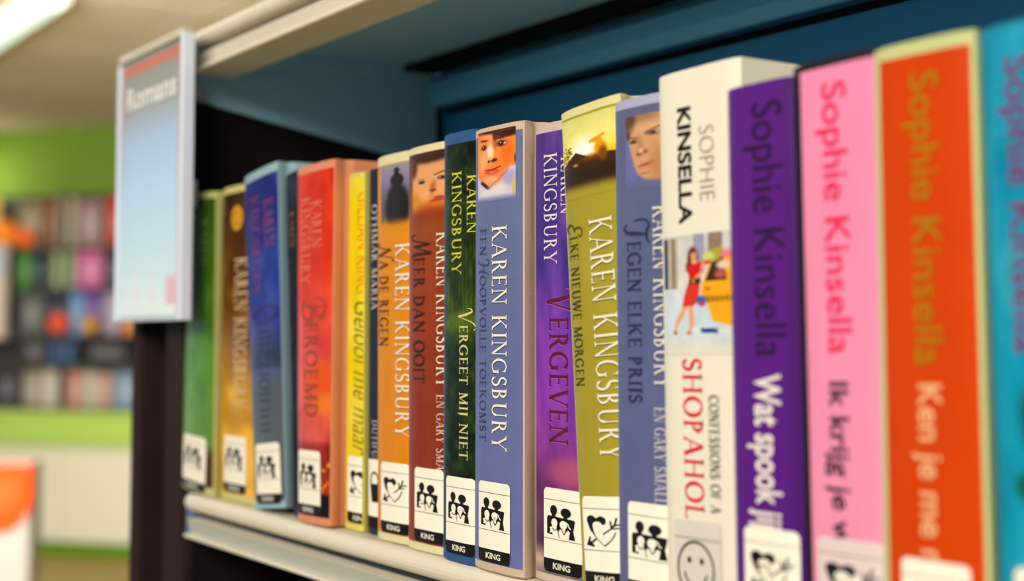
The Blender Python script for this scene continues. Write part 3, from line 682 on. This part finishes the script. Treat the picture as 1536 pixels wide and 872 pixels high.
# 4 red
def art(U, V):
    a = Art(U, V, (220, 50, 10)).vg([(0, (214, 44, 6)), (.3, (224, 54, 14)), (.5, (226, 74, 64)), (.66, (228, 84, 60)), (.78, (214, 80, 62)), (.8, (150, 30, 22)), (.86, (140, 36, 20)), (.93, (170, 48, 20)), (1, (30, 16, 16))])
    a.noise(4, 14, 26, 5); a.ell(.7, .62, .35, .06, (232, 80, 10), .5); a.ell(.9, .68, .3, .03, (236, 120, 30), .6)
    r = random.Random(7)
    for i in range(60): a.ell(r.random(), .84+.09*r.random(), .03, .003, (240, 160, 50), .6)
    a.put(sm(.93, .94, V)*sm(.3, .4, U), (22, 16, 18)); return a.out()
panel(b4, art, ml=.0008, mr=.001, mb=.005, mt=.005)
text(b4, roman('KAREN'), 469, 484, 303, 372, (238, 130, 100), 'author_lettering'); text(b4, roman('KINGSBURY'), 453, 467, 299, 428, (238, 130, 104), 'author_lettering')
text(b4, roman('bEROEMD', wt=1.25), 458, 477, 446, 625, (156, 68, 54), 'title_lettering')
label(b4, 448, 482, 674, 'family')
# 5 yellow
def art(U, V):
    a = Art(U, V, (232, 212, 16)).vg([(0, (230, 216, 60)), (.1, (238, 210, 6)), (.3, (238, 206, 0)), (.45, (236, 218, 70)), (.55, (232, 204, 8)), (.7, (234, 214, 70)), (.85, (236, 206, 10)), (1, (226, 200, 40))]); return a.noise(3, 12, 14, 6).out()
panel(b5, art, ml=.0008, mr=.0002, mb=.005, mt=.003)
text(b5, font_polys('GILLIAN KING', -.004), 537, 552, 289, 440, (240, 140, 20), 'author_lettering', cap=.73)
text(b5, font_polys('Geloof me maar', -.012, .35), 532, 554, 453, 682, (112, 104, 24), 'title_lettering', cap=.73)
label(b5, 524, 560, 683, 'heart')
# 6 navy
text(b6, roman('OTHMAR MARIA'), 559, 568, 308, 466, (216, 206, 198), 'author_lettering'); text(b6, roman('DUTIFUL'), 560, 568, 630, 694, (190, 186, 186), 'title_lettering')
def cup(b):
    x0, z1 = loc(b, 553, 688); z0 = z1-.0375; x1 = b.W-.0006
    L = emit(b, [[(x0, z0), (x1, z0), (x1, z1), (x0, z1)]], lambda X, Y: (X, Y), LABEL, 'spine_label', .0006)
    emit(b, [[(x0, z0), (x1, z0), (x1, z0+.006), (x0, z0+.006)], [(x0+.006, z0+.014), (x1, z0+.014), (x1, z0+.024), (x0+.004, z0+.024)]]+ringp(x0+.009, z0+.026, .005, .005, .0012, n=12), lambda X, Y: (X, Y), BLACK, 'label_symbol', .0008, L)
cup(b6)
# 7 orange
def art(U, V):
    a = Art(U, V, (222, 136, 10)).vg([(0, (206, 130, 40)), (.03, (216, 138, 30)), (.3, (222, 138, 6)), (1, (218, 132, 6))]); return a.noise(3, 12, 8, 8).out()
panel(b7, art, ml=.0008, mr=.0002, mb=.0045, mt=.0055)
def art(U, V):
    X, Y = 75+U*285, 180+V*640
    a = Art(X, Y, (150, 140, 160)).vg([(180, (150, 144, 150)), (330, (134, 124, 156)), (480, (104, 96, 124)), (640, (84, 78, 84)), (740, (110, 90, 62)), (820, (222, 138, 10))])
    a.ell(245, 620, 112, 250, (34, 30, 32), .2).ell(245, 345, 66, 66, (34, 30, 34), .15).ell(245, 262, 24, 34, (34, 30, 34), .15).ell(245, 246, 38, 9, (34, 30, 34), .3).ell(245, 232, 20, 16, (34, 30, 34), .3)
    a.below(760, (222, 138, 10), 60); return a.out()
photo(b7, art, 572, 613, 246, 342)
text(b7, roman('nA DE REGEN', wt=1.45), 569, 584, 366, 520, (74, 40, 16), 'title_lettering')
text(b7, roman('KAREN KINGSBURY'), 595, 613, 366, 657, (244, 236, 220), 'author_lettering', shadow=(150, 92, 20))
label(b7, 573, 613, 692, 'heart')
# 8 brown
def art(U, V):
    a = Art(U, V, (140, 54, 14)).vg([(0, (70, 34, 14)), (.2, (150, 66, 10)), (.35, (146, 52, 6)), (.7, (136, 46, 16)), (1, (140, 50, 24))]); return a.noise(3, 12, 8, 9).out()
panel(b8, art, ml=.0006, mr=.0002, mb=.0045, mt=.004)
def art(U, V):
    X, Y = 385+U*335, 70+V*620
    a = Art(X, Y, (226, 150, 88)).vg([(70, (200, 130, 80)), (200, (228, 160, 104)), (450, (232, 160, 100)), (540, (214, 120, 40)), (690, (146, 54, 6))])
    a.ell(560, 60, 220, 80, (56, 32, 14), .35).ell(400, 150, 50, 130, (70, 36, 16), .5).ell(415, 540, 60, 110, (206, 140, 8), .6)
    a.line(460, 298, 526, 304, 4, (150, 96, 60), soft=.8).ell(495, 330, 30, 16, (48, 36, 30), .5).line(616, 272, 700, 244, 7, (104, 60, 36), soft=.8).ell(672, 308, 32, 18, (42, 30, 26), .4).ell(660, 304, 9, 7, (170, 170, 160), .4)
    a.ell(598, 400, 26, 70, (176, 96, 50), .6, .8, .2).ell(600, 425, 30, 12, (110, 52, 26), .5).ell(640, 525, 70, 16, (184, 64, 34), .5, 1, -.12).ell(650, 500, 40, 8, (110, 40, 24), .5)
    a.ell(530, 470, 50, 60, (244, 180, 120), .6, .5); a.below(620, (146, 54, 6), 70); a.left(400, (150, 64, 30), 14); return a.out()
photo(b8, art, 617, 670, 234, 326)
text(b8, roman('mEER DAN OOIT', wt=1.45), 621, 638, 352, 575, (52, 20, 6), 'title_lettering')
text(b8, roman('KAREN KINGSBURY'), 656, 672, 349, 582, (238, 226, 206), 'author_lettering', shadow=(90, 34, 10)); text(b8, roman('EN GARY SMALLEY'), 656, 667, 592, 745, (232, 206, 190), 'author_lettering')
label(b8, 624, 665, 700, 'family')
# 9 forest
def art(U, V):
    a = Art(U, V, (18, 34, 10)).vg([(0, (14, 30, 8)), (.15, (30, 50, 8)), (.35, (38, 56, 8)), (.46, (70, 90, 14)), (.5, (24, 44, 10)), (.75, (22, 40, 10)), (1, (12, 22, 12))])
    a.noise(7, 40, 44, 11, 3, (.8, 1, .25))
    for k in range(9): a.line(.1*k+.08, 0, .1*k+.1+.03*math.sin(k), .45, .012, (10, 22, 6), .6)
    a.ell(.6, .44, .5, .02, (86, 110, 16), .6, .7); return a.out()
panel(b9, art, ml=.0022, mr=.0002, mb=.007, mt=.006)
text(b9, roman('KAREN'), 702, 714, 263, 351, (206, 206, 50), 'author_lettering'); text(b9, roman('KINGSBURY'), 680, 694, 259, 413, (206, 206, 50), 'author_lettering')
text(b9, roman('vERGEET MIJ NIET', wt=1.25), 691, 703, 463, 689, (216, 204, 140), 'title_lettering')
label(b9, 671, 712, 713, 'family')
# 10 periwinkle
PW_ = (104, 112, 160)
panel(b10, lambda U, V: Art(U, V, PW_).vg([(0, (104, 114, 150)), (.5, (98, 108, 158)), (1, (104, 110, 166))]).noise(4, 14, 6, 12).out(), ml=.0003, mr=.0010, mb=.0042, mt=.0042)
def art(U, V):
    X, Y = 112+U*384, 100+V*660
    a = Art(X, Y, (244, 132, 54)).vg([(100, (238, 120, 50)), (300, (248, 140, 50)), (450, (246, 128, 56)), (600, (240, 140, 90))])
    a.ell(260, 150, 90, 50, (252, 150, 90), .6)
    a.ell(250, 300, 34, 80, (254, 226, 190), .7).ell(180, 380, 40, 90, (250, 170, 110), .7).ell(420, 320, 60, 110, (246, 110, 30), .6)
    # hair
    a.ell(430, 120, 150, 62, (58, 26, 16), .25).ell(300, 105, 200, 26, (84, 40, 22), .4).ell(300, 150, 24, 60, (70, 30, 20), .4, .8).ell(496, 390, 12, 40, (90, 40, 24), .5)
    # brows, eyes
    a.ell(186, 184, 38, 10, (96, 40, 20), .5, 1, .1).ell(370, 178, 66, 13, (80, 36, 22), .5, 1, -.06)
    a.ell(186, 248, 32, 24, (120, 60, 40), .5).ell(186, 250, 20, 20, (34, 20, 26), .35).ell(180, 242, 5, 5, (240, 230, 230), .4)
    a.ell(364, 234, 58, 28, (120, 66, 50), .5).ell(364, 236, 28, 24, (42, 26, 32), .35).ell(400, 238, 16, 9, (206, 176, 170), .5).ell(357, 228, 6, 6, (240, 230, 230), .4)
    a.ell(300, 235, 22, 40, (180, 90, 50), .7, .6)
    # nose, mouth
    a.ell(238, 386, 12, 14, (86, 26, 14), .4).ell(290, 380, 34, 18, (90, 28, 14), .5).ell(255, 360, 26, 16, (252, 170, 110), .6)
    a.ell(268, 486, 72, 26, (222, 74, 40), .35).line(190, 462, 270, 468, 5, (130, 34, 14)).line(270, 468, 355, 446, 6, (120, 30, 12)).ell(270, 492, 30, 8, (246, 130, 96), .6)
    a.ell(270, 560, 70, 30, (250, 170, 120), .6)
    # clothing
    a.put(sm(0, 40, (Y-(632-170*np.minimum(np.abs((X-262)/170)**1.6, 1.15)))), (206, 196, 222))
    a.line(166, 580, 236, 640, 16, (40, 34, 46)).ell(440, 560, 60, 70, (168, 154, 200), .5, .8).ell(330, 660, 90, 50, (226, 214, 214), .6).line(236, 640, 420, 500, 7, (170, 120, 120), .7)
    a.ell(210, 690, 60, 40, (220, 218, 214), .6).ell(480, 640, 14, 90, (206, 180, 110), .6)
    a.below(730, PW_, 40); return a.out()
photo(b10, art, 716.5, 773.5, 195, 301, 90, 150)
text(b10, roman('EEN hOOPVOLLE TOEKOMST', wt=1.25), 720.5, 730.5, 344, 661, (62, 66, 104), 'title_lettering')
text(b10, roman('KAREN KINGSBURY'), 740, 762, 340, 676, (240, 234, 222), 'author_lettering', shadow=(70, 76, 116))
label(b10, 719.5, 767, 720, 'family')
# 11 violet
def art(U, V):
    a = Art(U, V, (84, 52, 140)).vg([(0, (78, 56, 132)), (.3, (84, 54, 150)), (.45, (118, 56, 172)), (.6, (132, 58, 176)), (.72, (136, 56, 150)), (.8, (110, 46, 110)), (.88, (104, 60, 96)), (.93, (70, 44, 70)), (.97, (196, 170, 150)), (1, (120, 110, 110))])
    a.noise(5, 10, 40, 13, 3, (1, .5, .8)); a.ell(.7, .77, .4, .03, (190, 90, 120), .6, .7).ell(.4, .56, .3, .07, (150, 60, 190), .8, .6); return a.out()
panel(b11, art, ml=.0008, mr=.0002, mb=.004, mt=.0045)
text(b11, roman('KINGSBURY'), 818, 837.5, 232, 397, (228, 214, 226), 'author_lettering'); text(b11, roman('KAREN'), 843, 858, 236, 322, (228, 214, 226), 'author_lettering')
text(b11, roman('vERGEVEN', wt=1.25), 826, 853, 432, 666, (96, 16, 44), 'title_lettering', shadow=(176, 96, 190))
label(b11, 818, 866, 730, 'family')
# 12 olive
OL = (164, 150, 44)
panel(b12, lambda U, V: Art(U, V, OL).noise(4, 14, 8, 14).out(), ml=.0008, mr=.0002, mb=.0042, mt=.0040)
def art(U, V):
    X, Y = 75+U*425, 105+V*695
    a = Art(X, Y, (228, 224, 140)).vg([(105, (216, 212, 122)), (300, (236, 226, 130)), (400, (250, 220, 60)), (470, (240, 190, 20)), (800, (240, 190, 20))])
    a.ell(250, 390, 110, 90, (255, 252, 236), .9).ell(250, 400, 60, 50, (255, 255, 250), .6)
    a.noise(6, 8, 10, 15)
    r = random.Random(3)
    for i in range(40): a.ell(80+60*r.random()*1.2, 340+130*r.random(), 10, 5, (90, 76, 14), .6, .8, r.random()*3)
    D_ = (56, 34, 14); a.poly([(60, 520), (185, 405), (300, 480), (350, 455), (420, 465), (520, 475), (520, 900), (60, 900)], D_)
    a.ell(368, 420, 42, 66, (226, 150, 16), .3).ell(385, 470, 30, 60, (120, 70, 14), .5).line(300, 345, 390, 310, 13, (222, 160, 20)).ell(350, 345, 34, 26, (228, 158, 16), .4)
    a.ell(300, 480, 70, 26, (130, 60, 10), .9, .8).ell(180, 515, 18, 12, (200, 140, 60), .7).below(700, OL, 70).below(770, OL, 20)
    a.put(sm(540, 600, Y)*(1-sm(640, 720, Y)), (44, 30, 14)); return a.out()
photo(b12, art, 843.5, 930, 170, 293, 90, 140)
text(b12, roman('eLKE NIEUWE MORGEN', wt=1.45), 859, 873, 336, 581, (70, 72, 28), 'title_lettering')
text(b12, roman('KAREN KINGSBURY'), 894, 927, 328, 692, (240, 232, 208), 'author_lettering', shadow=(112, 100, 30))
label(b12, 874, 928, 744, 'heart')
# 13 slate
SL = (96, 102, 144)
panel(b13, lambda U, V: Art(U, V, SL).vg([(0, (92, 100, 134)), (.5, (90, 98, 142)), (1, (94, 98, 144))]).noise(4, 14, 6, 16).out(), ml=.0004, mr=.0002, mb=.0042, mt=.0042)
def art(U, V):
    X, Y = 100+U*290, 165+V*620
    S = (206, 154, 112)
    a = Art(X, Y, (104, 106, 166)).vg([(165, (120, 108, 110)), (300, (100, 110, 176)), (600, (96, 94, 160)), (785, SL)])
    a.ell(330, 400, 205, 330, S, .08).put(sm(0, 30, (130+(Y-330)*.22)-X)*sm(300, 360, Y), (104, 108, 170))
    a.ell(240, 190, 120, 60, (160, 120, 88), .6).ell(140, 215, 44, 90, (92, 66, 48), .5).ell(125, 330, 16, 40, (84, 62, 50), .5)
    a.ell(260, 280, 100, 50, (222, 172, 132), .8, .6)
    a.line(140, 350, 205, 364, 6, (116, 84, 62), soft=.8).line(258, 328, 368, 286, 7, (116, 84, 62), soft=.8).ell(168, 388, 32, 16, (104, 74, 58), .6).ell(165, 386, 12, 12, (46, 40, 40), .4).ell(318, 336, 46, 18, (104, 74, 58), .6).ell(325, 334, 14, 12, (50, 44, 44), .4).ell(346, 332, 10, 6, (190, 180, 170), .5)
    a.ell(222, 430, 18, 80, (176, 122, 84), .7, .7).ell(236, 478, 44, 18, (168, 110, 76), .6).ell(212, 500, 24, 10, (110, 66, 46), .5).ell(268, 486, 12, 9, (110, 66, 46), .5).ell(225, 470, 16, 20, (232, 186, 146), .7)
    a.ell(262, 590, 64, 14, (178, 92, 80), .5, 1, -.18).ell(245, 618, 44, 14, (206, 136, 112), .5).line(205, 600, 318, 562, 3, (140, 76, 64), soft=.8).ell(255, 660, 40, 10, (170, 118, 88), .6)
    a.ell(360, 600, 60, 170, (170, 108, 66), .8, .6).put(sm(0, 60, Y-(690+(X-250)*.1)), SL)
    a.above(172, SL, 6); a.below(740, SL, 40); return a.out()
photo(b13, art, 939.5, 994, 170, 283, 80, 130)
text(b13, roman('tEGEN ELKE PRIJS', wt=1.45), 944, 964, 330, 604, (46, 44, 86), 'title_lettering', shadow=(80, 86, 128))
text(b13, roman('KAREN KINGSBURY'), 982, 1003, 309, 584, (234, 226, 214), 'author_lettering', shadow=(60, 64, 104)); text(b13, roman('EN GARY SMALLEY'), 984, 999, 611, 780, (214, 206, 208), 'author_lettering')
label(b13, 944, 998, 751, 'family')
# 14 white paperback
def art(U, V):
    X, Y = 28+U*440, 45+V*790
    a = Art(X, Y, (222, 226, 226)).vg([(45, (206, 204, 202)), (380, (216, 214, 206)), (410, (206, 214, 222)), (620, (200, 216, 226)), (835, (216, 216, 208))])
    a.poly([(20, 60), (62, 60), (62, 400), (20, 400)], (52, 62, 96)).poly([(66, 60), (130, 60), (130, 400), (66, 400)], (176, 164, 144)).poly([(95, 60), (112, 60), (112, 400), (95, 400)], (120, 104, 84))
    a.poly([(235, 45), (305, 45), (305, 300), (235, 300)], (150, 150, 178)).poly([(330, 40), (420, 40), (420, 240), (330, 240)], (140, 118, 108)).poly([(305, 60), (330, 60), (330, 200), (305, 200)], (196, 196, 200))
    a.noise(8, 10, 16, 17)
    a.poly([(285, 380), (345, 230), (440, 190), (470, 180), (470, 660), (350, 620), (310, 480), (275, 430)], (240, 168, 20)).poly([(308, 360), (350, 240), (420, 205), (440, 360)], (60, 34, 30)).poly([(320, 170), (420, 130), (400, 220), (330, 250)], (170, 160, 40))
    a.ell(330, 200, 40, 30, (206, 206, 130), .5).ell(440, 190, 36, 26, (236, 120, 140), .5).ell(420, 260, 40, 30, (236, 200, 180), .5).ell(400, 320, 34, 26, (190, 90, 80), .5)
    for k in range(12):
        for j in range(3):
            if (k+j) % 2: a.poly([(305+k*14, 455+j*14), (319+k*14, 455+j*14), (319+k*14, 469+j*14), (305+k*14, 469+j*14)], (30, 30, 30))
    a.ell(322, 410, 14, 6, (60, 30, 10), .4)
    SK = (228, 160, 124)
    a.line(190, 500, 125, 620, 15, SK).line(125, 620, 105, 680, 9, SK).line(210, 500, 218, 640, 15, SK).line(218, 640, 196, 690, 10, SK).ell(108, 692, 12, 12, (150, 80, 50), .4).ell(198, 694, 22, 9, (190, 120, 60), .4)
    a.ell(230, 205, 34, 75, (104, 44, 26), .25).ell(205, 260, 20, 40, (110, 46, 26), .4).poly([(195, 255), (285, 225), (275, 340), (205, 345)], (210, 26, 26)).line(280, 245, 335, 235, 12, (214, 30, 30)).line(295, 240, 300, 290, 9, SK).line(290, 300, 250, 330, 9, SK)
    a.ell(236, 185, 19, 32, SK, .25).ell(240, 225, 22, 18, SK, .4).ell(229, 180, 3, 3, (60, 30, 20)).ell(243, 179, 3, 3, (60, 30, 20)).ell(237, 200, 7, 3, (190, 40, 40)).ell(230, 155, 22, 12, (104, 44, 26), .3)
    a.poly([(196, 365), (278, 365), (262, 470), (236, 515), (155, 520), (170, 450)], (214, 52, 40)).poly([(206, 338), (280, 336), (278, 372), (200, 372)], (70, 44, 24)).ell(232, 354, 10, 12, (200, 160, 60), .3)
    a.ell(280, 480, 34, 28, (70, 90, 150), .4).ell(285, 505, 24, 18, (190, 50, 140), .4)
    a.poly([(275, 662), (385, 668), (385, 700), (275, 694)], (24, 70, 150)).line(385, 682, 440, 690, 8, (226, 230, 230))
    a.below(790, (226, 222, 206), 40, .8)
    return a.out()
photo(b14, art, 996, 1099, 351, 532, 130, 220)
text(b14, font_polys('KINSELLA', .022), 1020, 1040, 163, 337, (14, 14, 16), 'author_lettering', cap=.73)
text(b14, font_polys('SOPHIE', -.02), 1051, 1075, 190, 302, (150, 142, 132), 'author_lettering', cap=.73)
text(b14, roman('SHOPAHOLIC', wt=1.25), 1029, 1057, 538, 822, (220, 20, 44), 'title_lettering'); text(b14, roman('CONFESSIONS OF A', wt=1.25), 1067, 1082, 593, 770, (40, 36, 34), 'title_lettering')
x0, z1 = loc(b14, 1014, 776); x1, _ = loc(b14, 1084, 790); z0 = z1-.040
f = lambda X, Y: (x0+X*(x1-x0), z1+Y*(z0-z1)); asp = (z1-z0)/(x1-x0)
L = emit(b14, [[(0, 0), (1, 0), (1, 1), (0, 1)]], f, mat('frosted_sticker', (228, 222, 212), .4, .2, alpha=.86), 'spine_sticker', .0008)
for y_ in (.17, .74): emit(b14, [[(0, y_), (1, y_), (1, y_+.008), (0, y_+.008)]], f, M((110, 104, 100), .6, 0), 'label_rule', .0010, L)
emit(b14, [[(.47+(p[0])*.4, .46+p[1]*.4/asp) for p in q] for q in ringp(0, 0, 1, 1, .09)+[circ(-.33, -.3, .11, .12, 12), circ(.33, -.3, .11, .12, 12)]+ringp(0, -.02, .66, .66, .08, 15, 165, 16)], f, BLACK, 'smiling_face', .0010, L)
# 15 deep purple
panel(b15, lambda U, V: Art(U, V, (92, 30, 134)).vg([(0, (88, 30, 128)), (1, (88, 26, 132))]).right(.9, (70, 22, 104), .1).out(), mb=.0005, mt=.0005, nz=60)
text(b15, font_polys('Sophie Kinsella', -.004), 1133, 1180, 155, 536, (30, 12, 46), 'author_lettering', cap=.73)
text(b15, font_polys('Wat spook jij', .022), 1137, 1177, 561, 791, (238, 226, 222), 'title_lettering', cap=.73)
label(b15, 1119, 1199, 788, 'heart')
# 16 pink
panel(b16, lambda U, V: Art(U, V, (236, 142, 180)).vg([(0, (234, 138, 178)), (1, (238, 146, 180))]).noise(3, 8, 5, 18).out(), ml=.0044, mr=.0006, mb=.004, mt=.003, nz=60)
text(b16, font_polys('Sophie Kinsella', .006), 1240, 1278, 125, 532, (236, 20, 84), 'author_lettering', cap=.73)
text(b16, font_polys('Ik krijg je wel', .014), 1250, 1280, 573, 852, (26, 18, 26), 'title_lettering', cap=.73)
label(b16, 1228, 1309, 803, 'heart', paper=M((226, 206, 206), .5, .3))
# 17 orange
panel(b17, lambda U, V: Art(U, V, (206, 64, 0)).vg([(0, (204, 62, 0)), (1, (208, 66, 2))]).noise(3, 8, 5, 19).out(), ml=.0034, mr=.0014, mb=.004, mt=.0046, nz=60)
text(b17, font_polys('Sophie Kinsella', .006), 1372, 1416, 110, 549, (166, 120, 0), 'author_lettering', cap=.73)
text(b17, font_polys('Ken je me nog', .016), 1384, 1420, 576, 905, (238, 180, 130), 'title_lettering', cap=.73)
label(b17, 1355, 1458, 834, 'heart')
# 18 turquoise
def art(U, V):
    a = Art(U, V, (16, 140, 170)).vg([(0, (20, 140, 176)), (.5, (16, 152, 186)), (1, (12, 144, 174))]); a.noise(4, 10, 30, 20).ell(.3, .37, .2, .05, (90, 190, 204), .4, .5).ell(.3, .37, .16, .035, (24, 140, 170), .5, .6)
    a.ell(.5, .57, .2, .05, (10, 70, 60), .5).ell(.35, .67, .14, .02, (10, 90, 70), .5).ell(.3, .8, .1, .03, (60, 170, 190), .6); return a.out()
panel(b18, art, ml=.002, mr=.001, mb=.003, mt=.002)
text(b18, font_polys('Sophie Kinsella', .01), 1518, 1562, 85, 530, (120, 44, 110), 'author_lettering', cap=.73)
label(b18, 1524, 1610, 850, 'heart')

# books on the shelf below (only a top is glimpsed)
for i, (x0, w_, h_, c, wd) in enumerate(((-.964, .034, .258, (30, 104, 150), 'blue book, top just visible on the shelf below'), (-.936, .034, .205, (60, 56, 60), 'charcoal book on the shelf below, beside the blue one'))):
    e = empty('book', (x0, .06, ZS-.3278), wd, 'book', 'books on the lower shelf')
    bm = bx(0, .0025, 0, .14, 0, h_); box(bm, w_-.0025, w_, 0, .14, 0, h_); box(bm, 0, w_, -.002, .001, 0, h_)
    link('cover', bm, M(c, .4, .3), e); link('page_block', bx(.003, w_-.003, .002, .137, .003, h_-.003), PAPER, e)
